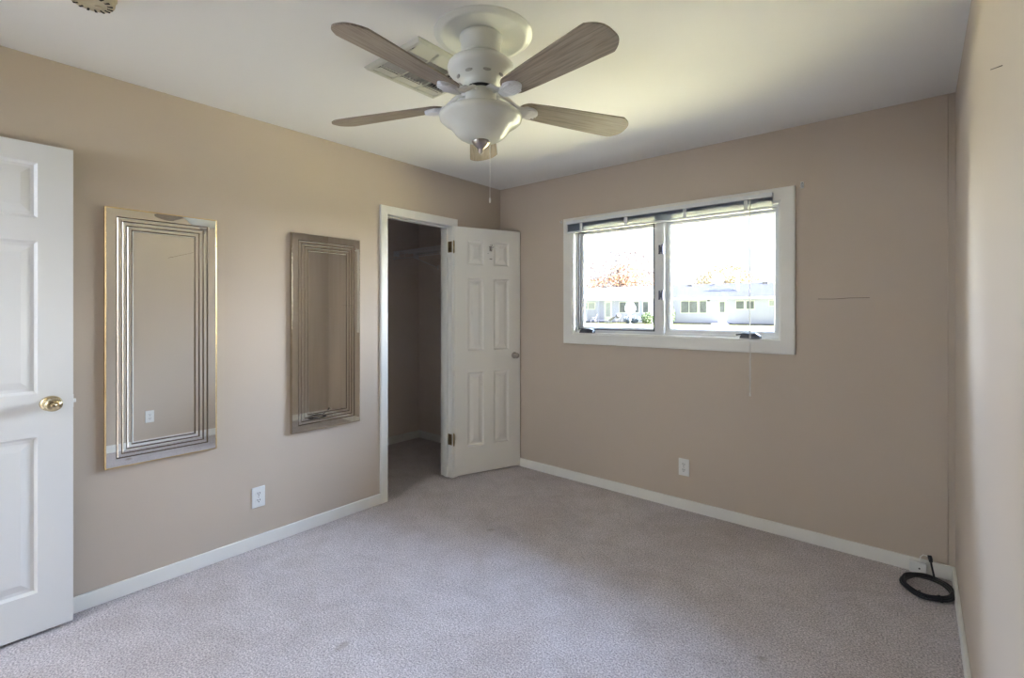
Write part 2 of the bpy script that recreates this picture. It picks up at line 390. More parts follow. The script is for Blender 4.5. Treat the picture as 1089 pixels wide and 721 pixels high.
# closet frame: jamb, stop and casing
ty, by = -.600, -1.2155     # clear opening
tz = 2.034
t1 = empty('trim_1'); t1['kind'] = 'structure'
c = MB()
c.box(-.125, 0.0, ty, CY1, 0, tz+.016, bev=.002); c.box(-.125, 0.0, CY0, by, 0, tz+.016, bev=.002); c.box(-.125, 0.0, by, ty, tz, tz+.016, bev=.002)
c.build('jamb', M['trim'], t1)
c = MB(); c.box(-.075, -.036, ty-.011, ty, 0, tz, bev=.002); c.box(-.075, -.036, by, by+.011, 0, tz, bev=.002); c.box(-.075, -.036, by, ty, tz-.011, tz, bev=.002)
c.build('door_stop', M['trim'], t1)
def casing_poly(mb, y0, y1, z0, z1, w, x0, x1, side):
    pass
c = MB()
def mitre_casing(mb, y0, y1, ztop, w, zbot, prof):
    """three-sided (zbot at floor) casing around opening y0..y1, up to ztop, width w; prof list of (offset, height) along the width"""
    def pt(o, h, corner):
        if corner == 0: return (h, y0 - o, zbot)
        if corner == 1: return (h, y0 - o, ztop + o)
        if corner == 2: return (h, y1 + o, ztop + o)
        return (h, y1 + o, zbot)
    V = [[mb.bm.verts.new(pt(o, h, k)) for k in range(4)] for o, h in prof]
    for a, b_ in zip(V, V[1:]):
        for k in range(3): mb.face([a[k], a[k+1], b_[k+1], b_[k]])
    mb.face([v[0] for v in V]); mb.face([v[3] for v in V])
mitre_casing(c, by, ty, tz, .062, 0, [(0,-.002),(0,.010),(.004,.012),(.045,.015),(.056,.015),(.061,.012),(.0615,-.002)])
c.build('casing', M['trim'], t1)

# entry-side doorway casing on the front wall (behind the camera)
t3 = empty('trim_3'); t3['kind'] = 'structure'
c = MB(); c.box(.872, .93, YF, YF+.014, 0, 2.12, bev=.002); c.box(.02, .872, YF, YF+.014, 2.06, 2.12, bev=.002)
c.build('casing', M['trim'], t3)

# ------------------------------------------------------------------ doors
def door_leaf(w, h, t, cols, rows):
    mb = MB(); us = sorted({0, w, *[v for q in cols for v in q]}); zs = sorted({0, h, *[v for q in rows for v in q]})
    for side in (0, 1):
        Y = (lambda d: d) if side == 0 else (lambda d: t - d)
        V = {(u, z): mb.bm.verts.new((u, Y(0), z)) for u in us for z in zs}
        for i in range(len(us)-1):
            for j in range(len(zs)-1):
                u0, u1, z0, z1 = us[i], us[i+1], zs[j], zs[j+1]
                ispanel = any(abs(q[0]-u0) < 1e-6 for q in cols) and any(abs(q[0]-z0) < 1e-6 for q in rows)
                cor = [V[(u0,z0)], V[(u1,z0)], V[(u1,z1)], V[(u0,z1)]]
                if not ispanel: mb.face(cor); continue
                for inset, dep in ((.003, .004), (.010, .012), (.022, .0125), (.050, .004)):
                    new = [mb.bm.verts.new((a, Y(dep), b_)) for a, b_ in ((u0+inset,z0+inset),(u1-inset,z0+inset),(u1-inset,z1-inset),(u0+inset,z1-inset))]
                    for k in range(4): mb.face([cor[k], cor[(k+1)%4], new[(k+1)%4], new[k]])
                    cor = new
                mb.face(cor)
    for (a, b_) in (((0,0),(w,0)), ((w,0),(w,h)), ((w,h),(0,h)), ((0,h),(0,0))):
        mb.face([mb.bm.verts.new(v) for v in ((a[0],0,a[1]),(b_[0],0,b_[1]),(b_[0],t,b_[1]),(a[0],t,a[1]))])
    bmesh.ops.remove_doubles(mb.bm, verts=mb.bm.verts[:], dist=1e-5)
    return mb
def knob_mb(sx=1.0, sy=1.0, s=1.0, both=True, t=.035):
    mb = MB()
    prof = [(0,-.004),(.0325,-.004),(.0325,.000),(.031,.006),(.025,.010),(.014,.013),(.0115,.018),(.0115,.028),(.016,.033),(.024,.040),(.0275,.048),(.0265,.056),(.021,.063),(.012,.0665),(.0085,.0655),(.0075,.0675),(0,.0675)]
    prof = [(r*s, z*s) for r, z in prof]
    mb.lathe(prof, 32, mtx=Matrix.Rotation(R(90), 4, 'X'), sx=sx, sy=sy)
    if both: mb.lathe(prof, 32, mtx=Matrix.Translation((0,t,0)) @ Matrix.Rotation(R(-90), 4, 'X'), sx=sx, sy=sy)
    return mb
# entry door
d1 = empty('door_1', (.092, YF+.004, .014), (0,0,R(90))); d1['kind'] = 'structure'
door_leaf(.764, 2.03, .035, [(.112,.328),(.438,.654)], [(.166,.812),(.992,1.624),(1.722,1.950)]).build('door_panel', M['door'], d1)
kb = knob_mb(1.0, .88, 1.12).build('door_knob', M['brass'], d1, (.694, 0, .946)); kb['label'] = 'polished brass door knob'
c = MB(); c.tube([(0,-.0682*1.12,0),(0,-.072*1.12,0)], .005, 10); c.build('lock_button', M['old_brass'], kb)
c = MB(); c.box(.763, .766, .005, .030, .918, .975, bev=.001); c.box(.765, .775, .012, .023, .938, .954, bev=.002); c.build('latch', M['plastic'], d1)
for z in (.2, 1.0, 1.83):
    c = MB(); c.tube([(-.002,.040,z-.045),(-.002,.040,z+.045)], .006, 10); c.box(-.003,-.001,.0,.04,z-.044,z+.044); c.build('hinge', M['brass'], d1)
# closet door
ang = math.atan2(.934, .357)
d2 = empty('door_2', (.021, -.581, .012), (0,0,ang)); d2['kind'] = 'structure'
door_leaf(.610, 2.024, .034, [(.117,.262),(.355,.500)], [(.222,.832),(1.010,1.606),(1.718,1.916)]).build('door_panel', M['closet_door'], d2)
kb = knob_mb(1, 1, .86, both=False).build('door_knob', M['nickel'], d2, (.553, 0, .955)); kb['label'] = 'small tarnished round door knob'
for z in (1.855, .298):
    c = MB()
    mt = Matrix.Rotation(-ang, 4, 'Z')
    c.tube([(-.008,-.004,z-.046),(-.008,-.004,z+.046)], .0065, 10)
    c.tube([(-.008,-.004,z-.052),(-.008,-.004,z-.046)], .004, 8); c.tube([(-.008,-.004,z+.046),(-.008,-.004,z+.052)], .004, 8)
    # leaf on the jamb face (world -x from the pin)
    org = Vector((.021,-.581,0))
    def wl2(x, y, zz): return mt @ (Vector((x, y, zz)) - org)
    vs = [c.bm.verts.new(wl2(*q)) for q in ((-.034,-.6025,z-.044),(.010,-.6025,z-.044),(.010,-.6025,z+.044),(-.034,-.6025,z+.044),(-.034,-.600,z-.044),(.010,-.600,z-.044),(.010,-.600,z+.044),(-.034,-.600,z+.044))]
    for q in ((3,2,1,0),(4,5,6,7),(0,1,5,4),(1,2,6,5),(2,3,7,6),(3,0,4,7)): c.face([vs[i] for i in q])
    h = c.build('hinge', M['old_brass'], d2); h['label'] = 'aged brass butt hinge'
# robe hook, screwed on the closet door
c = MB()
c.box(-.009,.009,-.003,0,-.022,.018, bev=.001)
c.tube([(0,-.002,.006),(0,-.016,.010),(0,-.028,.018),(0,-.033,.030)], .0028, 8)
c.tube([(0,-.002,-.010),(0,-.012,-.024),(0,-.024,-.024),(0,-.030,-.012)], .0028, 8)
c.tube([(0,-.002,.0),(-.012,-.014,.004),(-.022,-.022,.014)], .0025, 8); c.tube([(0,-.002,.0),(.012,-.014,.004),(.022,-.022,.014)], .0025, 8)
hk = c.build('robe_hook', M['nickel'], d2, (.322, 0, 1.862)); hk['label'] = 'small bent metal robe hook'
c = MB(); c.prism([(0,0),(.012,.003),(.026,.001),(.030,-.004),(.016,-.006),(.004,-.004)], 0, .0008, mtx=Matrix.Rotation(R(90),4,'X'))
c.prism([(.010,.118),(.014,.120),(.015,.114),(.011,.113)], 0, .0008, mtx=Matrix.Rotation(R(90),4,'X'))
c.prism([(-.02,.045),(-.016,.047),(-.002,.046),(-.006,.044)], 0, .0008, mtx=Matrix.Rotation(R(90),4,'X'))
c.build('paint_chip', M['peel'], d2, (.312, 0, 1.775))

# ------------------------------------------------------------------ window
w1 = empty('window_1', (0,0,0)); w1['kind'] = 'structure'
V = M['vinyl']
# picture-frame casing with mitred corners
def frame4(mb, x0, x1, z0, z1, prof, mi=None):
    """rectangular ring; prof = (outward offset, y)"""
    L_ = []
    for o, y in prof:
        L_.append([mb.bm.verts.new(v) for v in ((x0-o,y,z0-o),(x1+o,y,z0-o),(x1+o,y,z1+o),(x0-o,y,z1+o))])
    for a, b_ in zip(L_, L_[1:]):
        for k in range(4): mb.face([a[k], a[(k+1)%4], b_[(k+1)%4], b_[k]], mi)
    a, b_ = L_[-1], L_[0]
    for k in range(4): mb.face([a[k], a[(k+1)%4], b_[(k+1)%4], b_[k]], mi)
c = MB(); frame4(c, WX0, WX1, WZ0, WZ1, [(0,.0),(0,-.012),(.006,-.015),(.070,-.018),(.078,-.016),(.079,.0)]); c.build('casing', M['trim'], w1)
c = MB(); frame4(c, WX0, WX1, WZ0, WZ1, [(0,.0),(-.010,.0),(-.010,.178),(0,.178)]); c.build('jamb', M['trim'], w1)
ix0, ix1, iz0, iz1 = WX0+.010, WX1-.010, WZ0+.010, WZ1-.010
# master frame
mX0, mX1 = 1.442, 1.512      # mullion
c = MB(); frame4(c, ix0+.012, ix1-.012, iz0+.016, iz1-.014, [(.016,.045),(0,.045),(0,.12),(.016,.12)]); c.build('window_frame', V, w1)
c = MB(); c.box(mX0, mX1, .035, .12, iz0, iz1, bev=.004); c.box(mX0+.052, mX0+.058, .030, .036, iz0, iz1); c.build('mullion', V, w1)
for (sx0, sx1, nm) in ((ix0+.012, mX0, 0), (mX1, ix1-.012, 1)):
    c = MB(); frame4(c, sx0+.030, sx1-.030, iz0+.046, iz1-.044, [(.030,.075),(.012,.075),(.006,.080),(0,.092),(0,.108),(.030,.108)])
    sash = c.build('sash', V, w1)
    c = MB(); c.box(sx0+.026, sx1-.026, .096, .100, iz0+.042, iz1-.040); c.build('glass_pane', M['pane'], sash)
# dark rimmed insect screen frame on the left light
c = MB(); frame4(c, ix0+.020, mX0-.014, iz0+.032, iz1-.030, [(.008,.052),(0,.050),(0,.062),(.008,.062)]); sc = c.build('screen_frame', M['gasket'], w1); sc['label'] = 'thin dark frame of the left pane'
# two latches on the mullion, two cranks on the sill
for z in (1.785, 1.462):
    c = MB(); c.box(mX0+.036, mX0+.046, .020, .036, z-.032, z+.032, bev=.002); c.box(mX0+.060, mX0+.072, .010, .036, z-.034, z+.034, bev=.003)
    c.box(mX0+.046, mX0+.060, .028, .036, z-.018, z+.018, bev=.002)
    c.tube([(mX0+.041,.028,z-.022),(mX0+.041,.014,z-.030)], .004, 8)
    c.build('sash_latch', M['latch'], w1)
for x, fl_ in ((.905, 1), (2.085, -1)):
    c = MB(); z = iz0
    c.prism([(-.060,0),(-.052,.022),(-.02,.034),(.03,.034),(.055,.018),(.060,0)], -.012, .030, mtx=Matrix.Translation((x,.012,z)) @ Matrix.Rotation(R(90),4,'X'))
    c.tube([(x-.01*fl_, -.018, z+.024), (x+.03*fl_, -.026, z+.030), (x+.070*fl_, -.026, z+.022)], [.006,.0055,.0045], 8)
    c.tube([(x+.070*fl_,-.026,z+.022),(x+.070*fl_,-.040,z+.022)], .006, 8)
    c.tube([(x-.01*fl_,-.010,z+.020),(x-.01*fl_,-.022,z+.028)], .009, 10)
    c.build('crank_handle', M['crank'], w1)

# ------------------------------------------------------------------ blind
bl = empty('mini_blind', (.740, -.018, 2.062))
tag(bl, 'raised white mini blind gathered at the top of the window', 'blind')
c = MB(); c.box(0, 1.478, -.028, 0, -.026, 0.0, bev=.002); c.build('headrail', M['blind_white'], bl)
c = MB()
for k in range(13):
    z = -.030 - k*.0043
    c.prism([(-.026,z),(-.020,z+.0016),(-.013,z+.0022),(-.006,z+.0016),(0,z),(0,z-.0006),(-.013,z+.0014),(-.026,z-.0006)], .004, 1.474, mtx=Matrix(((0,0,1,0),(1,0,0,0),(0,1,0,0),(0,0,0,1))))
c.build('slats', M['blind'], bl)
c = MB(); c.box(.003, 1.475, -.026, -.001, -.096, -.084, bev=.002); c.build('bottom_rail', M['blind_white'], bl)
for x in (.14, .52, .95, 1.33):
    c = MB(); c.box(x-.012, x+.012, -.031, -.028, -.097, -.028, bev=.001); c.build('ladder_tape', M['blind_white'], bl)
for x in (.06, 1.43):
    c = MB(); c.box(x-.014, x+.014, -.030, .002, -.014, .003, bev=.001); c.build('mounting_bracket', M['blind_white'], bl)
c = MB()
px = 1.352
c.tube([(px,-.032,-.02),(px,-.034,-.5),(px+.001,-.032,-.90),(px+.001,-.03,-1.225)], .0021, 6); c.tube([(px+.005,-.032,-.02),(px+.004,-.034,-.5),(px+.007,-.032,-.90),(px+.006,-.03,-1.215)], .0016, 6)
co = c.build('lift_cord', M['chain'], bl)
c = MB(); c.lathe([(0,0),(.003,0),(.0055,-.018),(.0055,-.022),(0,-.024)], 12, mtx=Matrix.Translation((px+.003,-.03,-1.215))); c.build('tassel', M['plastic'], co)

# curtain rod brackets
for nm, x, z, lab in (('a', 2.366, 2.092, 'small white curtain rod bracket by the upper right window corner'), ('b', .668, 2.075, 'tiny curtain rod bracket by the upper left window corner')):
    b = empty('curtain_bracket', (x, 0, z)); tag(b, lab, 'bracket', 'curtain brackets beside the window')
    s = 1.0 if nm == 'a' else .7
    c = MB(); c.box(-.008*s, .008*s, -.003, 0, -.022*s, .016*s, bev=.001); c.box(-.006*s, .006*s, -.03*s, -.003, -.018*s, -.010*s, bev=.001); c.tube([(0,-.03*s,-.014*s),(0,-.036*s,.002)], .004*s, 8); c.build('plate', M['plastic'], b)
    c = MB(); c.tube([(0,-.003,.008*s),(0,-.006,.008*s)], .004*s, 8); c.build('screw', M['latch'], b)

# ------------------------------------------------------------------ outlets
def outlet(loc, rz, label):
    o = empty('wall_outlet', loc, (0,0,rz)); tag(o, label, 'outlet', 'duplex wall outlets')
    c = MB(); c.box(-.036,.036,-.006,0,-.058,.058, bev=.0025); c.build('cover_plate', M['plastic'], o)
    for z in (-.0195, .0195):
        c = MB(); c.prism([(.017*math.cos(a)*1.0, max(-.0135, min(.0135, .017*math.sin(a)))) for a in [i*math.pi/12 for i in range(24)]], 0.004, .0085, mtx=Matrix.Translation((0,0,z)) @ Matrix.Rotation(R(90),4,'X'))
        r = c.build('receptacle', M['plastic'], o)
        c = MB(); c.box(-.0075,-.0045,-.0092,-.008,z-.001,z+.009); c.box(.0045,.0075,-.0092,-.008,z-.001,z+.008); c.tube([(0,-.008,z-.007),(0,-.0092,z-.007)], .003, 10); c.build('slot', M['slot'], r)
    c = MB(); c.tube([(0,-.005,0),(0,-.0075,0)], .003, 10); c.build('screw', M['nickel'], o)
    return o
outlet((0, -2.090, .287), R(90), 'white duplex outlet on the left wall below the two mirrors')
outlet((1.668, 0, .287), 0, 'white duplex outlet on the wall under the window')
outlet((W, -1.908, .295), R(-90), 'white duplex outlet on the right wall, seen in a mirror')

# ------------------------------------------------------------------ mirrors
def mirror(name, y0, y1, z0, z1, glass, edge, label):
    root = empty(name, (.001, (y0+y1)/2, z0)); tag(root, label, 'mirror', 'grooved mirrors on the left wall')
    w = y1 - y0; h = z1 - z0; hw = w/2
    def ring(mb, prof, mis):
        L_ = [[mb.bm.verts.new(v) for v in ((x,-hw+o,o),(x,hw-o,o),(x,hw-o,h-o),(x,-hw+o,h-o))] for o, x in prof]
        for i, (a, b_) in enumerate(zip(L_, L_[1:])):
            for k in range(4): mb.face([a[k], a[(k+1)%4], b_[(k+1)%4], b_[k]], mis[i])
        return L_
    c = MB(); ring(c, [(0,0),(0,.020),(.0035,.022),(.005,.0205),(.005,.0)], [0]*4); c.build('edge_frame', edge, root)
    c = MB()
    prof = [(.005,.0195)]; mis = []
    for i, o in enumerate((.041,.060,.079,.098)):
        prof += [(o,.0195),(o+.0020,.0172),(o+.0042,.0172),(o+.0082,.0195)]; mis += [0,1,1,0]
    last = ring(c, prof, mis)
    c.face(last[-1], 0)
    c.build('glass', [glass, M['groove']], root)
    c = MB(); c.box(0.0,.014,-hw+.006,hw-.006,.006,h-.006); c.build('backing', M['slot'], root)
    return root
mirror('wall_mirror', -2.774, -2.310, .615, 1.833, M['mirror'], M['gold'], 'bright mirror with gold edge and grooved border, nearest the entry door')
mirror('wall_mirror', -1.908, -1.444, .612, 1.822, M['mirror_old'], M['silver'], 'darker tarnished mirror with grooved border, nearest the closet')

# ------------------------------------------------------------------ closet shelf
ws = empty('wire_shelf', (-1.19, .045, 1.95)); tag(ws, 'white vinyl wire shelf across the inside of the closet', 'shelf')
c = MB(); Ls = 1.06
for y, z in ((-.005,0),(-.15,-.003),(-.335,0),(-.337,-.03),(-.337,-.075)):
    c.tube([(0,y,z),(Ls,y,z)], .0032 if z > -.07 else .0040, 6)
n = 42
for i in range(n+1):
    x = .012 + (Ls-.024)*i/n
    c.tube([(x,-.005,.003),(x,-.333,.003),(x,-.340,-.004),(x,-.340,-.03)], .0016, 5)
for i in range(0, n+1, 7):
    x = .012 + (Ls-.024)*i/n; c.tube([(x,-.340,-.03),(x,-.337,-.075)], .0025, 5)
c.build('wire_deck', M['wire'], ws)
for x in (.30, .80):
    c = MB(); c.tube([(x,-.336,-.072),(x,-.17,-.115),(x,-.004,-.155)], .005, 6); c.box(x-.008,x+.008,-.006,0,-.175,-.13); c.build('support_brace', M['wire'], ws)
for y in (-.30, -.05):
    c = MB(); c.box(-.008,.010,y-.03,y+.03,-.045,.006, bev=.003); c.build('wall_bracket', M['wire'], ws)

# ------------------------------------------------------------------ ceiling things
md = MB(); md.lathe([(0,0),(.194,0),(.192,-.002),(.186,-.005),(.180,-.0055),(.175,-.009),(.167,-.0115),(.160,-.011),(.156,-.0095),(0,-.0095)], 72)
o = md.build('ceiling_medallion', M['fan_white'], None, (1.570,-1.877,H)); tag(o, 'round white moulded medallion on the ceiling above the fan', 'ceiling medallion')

fan = empty('ceiling_fan', (1.562, -1.884, H-.0095)); tag(fan, 'white ceiling fan with five grey oak blades and bowl light', 'ceiling fan')
FZ = H-.0095
def z_(z): return z - FZ
c = MB(); c.lathe([(0,0),(.084,0),(.085,-.010),(.079,-.018),(.077,-.070),(.080,-.076),(0,-.076)], 48); c.build('canopy', M['fan_white'], fan)
c = MB(); c.lathe([(r, z_(z)) for r, z in ((0,2.336),(.080,2.336),(.092,2.334),(.112,2.328),(.118,2.324),(.121,2.324),(.129,2.316),(.132,2.306),(.130,2.294),(.120,2.282),(.100,2.270),(.082,2.260),(.070,2.253),(.064,2.246),(.062,2.229),(0,2.229))], 56)
mh = c.build('motor_housing', M['fan_white'], fan)
for k in range(8):
    a = 2*math.pi*(k+.3)/8
    c = MB(); c.lathe([(0,.0015),(.015,.0015),(.016,0),(.016,-.002)], 16, sx=1, sy=.36, mtx=Matrix.Rotation(a,4,'Z') @ Matrix.Translation((.0915,0,z_(2.2640))) @ Matrix.Rotation(R(146),4,'Y') @ Matrix.Rotation(R(90),4,'Z'))
    c.build('cooling_slot', M['vent_slat'], mh)
c = MB(); c.lathe([(r, z_(z)) for r, z in ((0,2.230),(.056,2.230),(.056,2.216),(0,2.216))], 48); fwl = c.build('flywheel', M['slot'], fan); fwl['label'] = 'dark gap ring under the motor'
c = MB(); c.lathe([(r, z_(z)) for r, z in ((0,2.217),(.056,2.217),(.061,2.213),(.062,2.190),(.062,2.150),(.10,2.138),(.12,2.128),(0,2.128))], 48); c.build('switch_housing', M['fan_white'], fan)
c = MB(); c.lathe([(r, z_(z)) for r, z in ((.060,2.132),(.120,2.129),(.150,2.126),(.160,2.121),(.1645,2.113),(.162,2.104),(.153,2.096),(.139,2.088),(.126,2.078),(.114,2.065),(.103,2.050),(.089,2.037),(.072,2.028),(.052,2.022),(.03,2.0195),(0,2.019))], 64)
c.build('lamp_shade', M['bowl'], fan)
c = MB(); c.lathe([(r, z_(z)) for r, z in ((0,2.024),(.036,2.022),(.036,2.015),(.028,2.004),(.013,1.991),(.0075,1.986),(.0105,1.982),(.0105,1.978),(.0065,1.977),(.0075,1.974),(.005,1.970),(0,1.968))], 24)
c.build('finial', M['nickel'], fan)
# blades
def blade_poly():
    r0, r1, w1, w2 = .158, .666, .050, .072
    root = [(r0 + .050*(1-math.cos(t)), -w1*math.sin(t)) for t in [math.pi/2*i/8 for i in range(1, 9)]]
    sides = [(r0+.050 + (r1-.062-r0-.050)*i/5, -w1 - (w2-w1)*(i/5)**.8) for i in range(1, 6)]
    tip = [(r1 - .050*abs(q)**3.0 , w2*q) for q in [-math.sin(math.pi/2*(1-i/10)) for i in range(0, 11)]]
    tip2 = [(r1 - .050*abs(q)**3.0 , w2*q) for q in [math.sin(math.pi/2*i/10) for i in range(1, 11)]]
    return [(r0, 0)] + root + sides + tip + tip2 + [(x, -y) for x, y in sides[::-1]] + [(x, -y) for x, y in root[::-1]]
bp_ = blade_poly()
BZ = z_(2.168)
for k in range(5):
    a = R(276.4) + k*2*math.pi/5
    b = MB(); b.prism(bp_, -.003, .003, smooth=False)
    bo = b.build('blade', M['wood'], fan, (0, 0, BZ+.006), Euler((R(-12), R(1.5), a), 'XYZ'))
    # arm: two curved straps from the flywheel to a fluted spoon under the blade
    c = MB()
    for s in (-1, 1):
        c.tube([(.058, s*.010, .034), (.082, s*.018, .032), (.108, s*.026, .016), (.138, s*.024, -.004), (.168, s*.014, -.008)], [.0075,.0085,.008,.0075,.007], 8)
    c.box(.050, .076, -.022, .022, .028, .042, bev=.003)
    # spoon shaped plate with flutes
    sp = []
    for i in range(25):
        t = -math.pi + 2*math.pi*i/24
        x = .185 + .058*math.cos(t); y = .034*math.sin(t)*(1.0 if x > .17 else .82)
        sp.append((x, y))
    c.prism(sp[:-1], -.013, -.003)
    for j in range(-3, 4):
        y = j*.0085; xl = .185 + .054*math.sqrt(max(0, 1-(y/.034)**2))
        c.tube([(.140, y*.5, -.013), (.185, y, -.0160), (xl, y*1.02, -.0140)], .0036, 8)
    ao = c.build('blade_arm', M['fan_arm'], fan, (0, 0, BZ+.006), Euler((R(-12)*.9, R(1.5), a), 'XYZ'))
# pull chain on the far side
fw = Vector((-.6437, .7652))
cx, cy = fw.x*.150 + .7652*.025, fw.y*.150 + .6437*.025
hx, hy = fw.x*.062, fw.y*.062
c = MB(); c.tube([(hx,hy,z_(2.190)),(cx*.8,cy*.8,z_(2.185)),(cx*1.08,cy*1.08,z_(2.170)),(cx*1.12,cy*1.12,z_(2.14)),(cx*1.12,cy*1.12,z_(1.835))], .0016, 6)
pc = c.build('pull_chain', M['chain'], fan)
c = MB(); c.lathe([(0,0),(.003,-.002),(.0042,-.014),(.0035,-.022),(0,-.024)], 12, mtx=Matrix.Translation((cx*1.12,cy*1.12,z_(1.838)))); c.build('pull_bob', M['chain'], pc)

# air register
vr = empty('ceiling_vent', (1.18, -1.84, H)); tag(vr, 'beige metal air register on the ceiling behind the fan blade', 'vent')
vx, vy = .19, .202
c = MB()
def ringh(mb, hx0, hy0, prof, mi=None):
    L_ = [[mb.bm.verts.new(v) for v in ((-hx0+o,-hy0+o,z),(hx0-o,-hy0+o,z),(hx0-o,hy0-o,z),(-hx0+o,hy0-o,z))] for o, z in prof]
    for a, b_ in zip(L_, L_[1:]):
        for k in range(4): mb.face([a[k], a[(k+1)%4], b_[(k+1)%4], b_[k]], mi)
ringh(c, vx, vy, [(0,0),(.002,-.004),(.012,-.014),(.022,-.016),(.028,-.012),(.028,-.002)])
# dividers
for y in (-.065, .065): c.box(-vx+.028, vx-.028, y-.004, y+.004, -.015, -.003)
for x in (-.098, .098): c.box(x-.004, x+.004, -vy+.028, vy-.028, -.015, -.003)
c.build('frame', M['vent_white'], vr)
c = MB(); c.box(-vx+.02, vx-.02, -vy+.02, vy-.02, -.0035, -.001); c.build('duct_opening', M['duct'], vr)
# long deflecting blades along both sides, in three lengths
for sx in (-1, 1):
    for (y0, y1) in ((-.172,-.072),(-.058,.058),(.072,.172)):
        c = MB()
        for q, xc in enumerate((.132,)):
            mt = Matrix.Translation((sx*xc, 0, -.012)) @ Matrix.Rotation(-sx*R(9), 4, 'Y')
            c.box(-.029, .027, y0, y1, -.0008, .0008, mtx=mt)
        if not (sx > 0 and y0 > -.1): pass
        c.build('side_louvre', M['vent_white'], vr)
for (y0, y1, tilt, n, mm) in ((-.172,-.070,-38,6,'vent_slat'),(-.060,.060,80,7,'vent_slat'),(.070,.172,38,6,'vent_slat')):
    for i in range(n):
        y = y0 + (y1-y0)*(i+.5)/n
        c = MB(); c.box(-.093, .093, -.0085, .0085, -.0007, .0007, mtx=Matrix.Translation((0, y, -.011)) @ Matrix.Rotation(R(tilt), 4, 'X')); c.build('slat', M[mm], vr)

# smoke detector
sm = empty('smoke_detector', (.723, -2.931, H)); tag(sm, 'yellowed round smoke detector on the ceiling above the entry door', 'smoke detector')
c = MB(); c.lathe([(0,0),(.070,0),(.070,-.008),(.066,-.012),(.064,-.030),(.060,-.036),(.046,-.039),(.040,-.036),(0,-.036)], 48); c.build('body', M['smoke'], sm)
for k in range(16):
    a = 2*math.pi*k/16; c = MB(); c.box(.043,.058,-.003,.003,-.0395,-.036, mtx=Matrix.Rotation(a,4,'Z')); c.build('grille_slot', M['duct'], sm)
c = MB(); c.tube([(-.012,.02,-.034),(-.012,.02,-.041)], .009, 16); c.build('test_button', M['smoke'], sm)

# ------------------------------------------------------------------ jack and cable
jk = empty('cable_jack', (2.886, -.013, .002)); tag(jk, 'small white cable jack box mounted on the baseboard', 'wall jack')
c = MB(); c.box(-.034,.034,-.026,0,.002,.060, bev=.003); c.build('housing', M['plastic'], jk)
c = MB(); c.tube([(.006,-.026,.030),(.006,-.0275,.030)], .004, 10); c.build('screw', M['slot'], jk)
c = MB(); c.tube([(.010,-.010,.058),(.010,-.010,.086),(.022,-.010,.100),(.036,-.010,.098),(.048,-.012,.105)], .0022, 8); c.tube([(.010,-.010,.058),(.010,-.010,.074)], .0040, 8); c.build('white_wire', M['plastic'], jk)

cb = empty('cable_coil', (2.920, -.210, .006)); tag(cb, 'coil of black cable on the carpet in the corner', 'cable')
c = MB(); pts = []
loops = 7; n = 44
for i in range(loops*n+1):
    t = 2*math.pi*i/n; l = i/n
    rr = .0905 + .007*math.sin(l*2.3) + .0025*math.sin(3*t+l)
    ex = 1.0 + .03*math.sin(l*1.7); zz = .006 + .0025*l + .008*(1+math.sin(t))*.5 + .0015*math.sin(5*t+l*2)
    pts.append((rr*ex*math.cos(t)+.003*math.sin(l*3), rr*1.08*math.sin(t)+.004*math.cos(l*2), zz))
c.tube(pts, .0048, 8)
x0, y0_, z0_ = pts[-1]
c.build('coiled_cable', M['cable'], cb)
c = MB(); c.tube([(.030,.080,.024),(.026,.105,.040),(.020,.140,.062),(.016,.158,.082)], .0042, 8); tl = c.build('cable_end', M['cable'], cb)
c = MB(); c.tube([(.0165,.156,.080),(.014,.166,.092),(.011,.172,.106)], [.0075,.0095,.0085], 10); c.build('connector', M['cable'], tl)
for a in (250, 300):
    t = R(a); c = MB(); pts = [(math.cos(t)*(.0905+.018*math.cos(q)), math.sin(t)*(.098+.018*math.cos(q)), .016+.014*math.sin(q)) for q in [2*math.pi*i/14 for i in range(14)]]
    c.tube(pts, .0022, 6, closed=True); c.build('tie_wrap', M['cable'], cb)

# ------------------------------------------------------------------ added fill lamps, unseen in the hallway, brighten the room through the doorway
hl = empty('hall_fill_lamp', (LAMPX, -4.45, 0)); tag(hl, 'added fill lamp with a lit white globe, unseen in the hallway', 'fill lamp')
c = MB(); c.lathe([(0,0),(.15,0),(.15,.015),(.05,.03),(0,.03)], 40); c.build('base', M['nickel'], hl)
c = MB(); c.lathe([(0,.02),(.013,.02),(.013,1.76),(.05,1.78),(.05,1.80),(0,1.80)], 20); c.build('pole', M['nickel'], hl)
gm, gnt, gb = nmat('fill_lamp_glow'); gb.inputs['Emission Color'].default_value = (.84, .97, 1.15, 1); gb.inputs['Emission Strength'].default_value = HALL_FILL
c = MB(); c.lathe([(0,1.79)]+[(.13*math.sin(R(q)), 1.92-.13*math.cos(R(q))) for q in range(15,180,15)]+[(0,2.05)], 32); c.build('fill_globe', gm, hl)

pl_ = empty('hall_fill_pendant', (.48, -4.42, H)); tag(pl_, 'added fill light, small white globe hanging unseen in the hallway', 'pendant light')  # second fill, added out of view to brighten the closet door and floor
c = MB(); c.lathe([(0,0),(.05,0),(.05,-.015),(0,-.02)], 24); c.build('canopy', M['nickel'], pl_)
c = MB(); c.tube([(0,0,-.015),(0,0,-.50)], .004, 6); c.build('cord', M['cable'], pl_)
gm2 = gm.copy(); gm2.node_tree.nodes['Principled BSDF'].inputs['Emission Strength'].default_value = HALL_FILL * .27
c = MB(); c.lathe([(0,-.49)]+[(.10*math.sin(R(q)), -.585+.10*math.cos(R(q))) for q in range(15,180,15)]+[(0,-.685)], 32); c.build('fill_globe', gm2, pl_)

# ------------------------------------------------------------------ outdoors
g = MB(); g.box(-130, 90, .2, 140, -.30, -.02); ground = S('ground', g, M['lawn'])

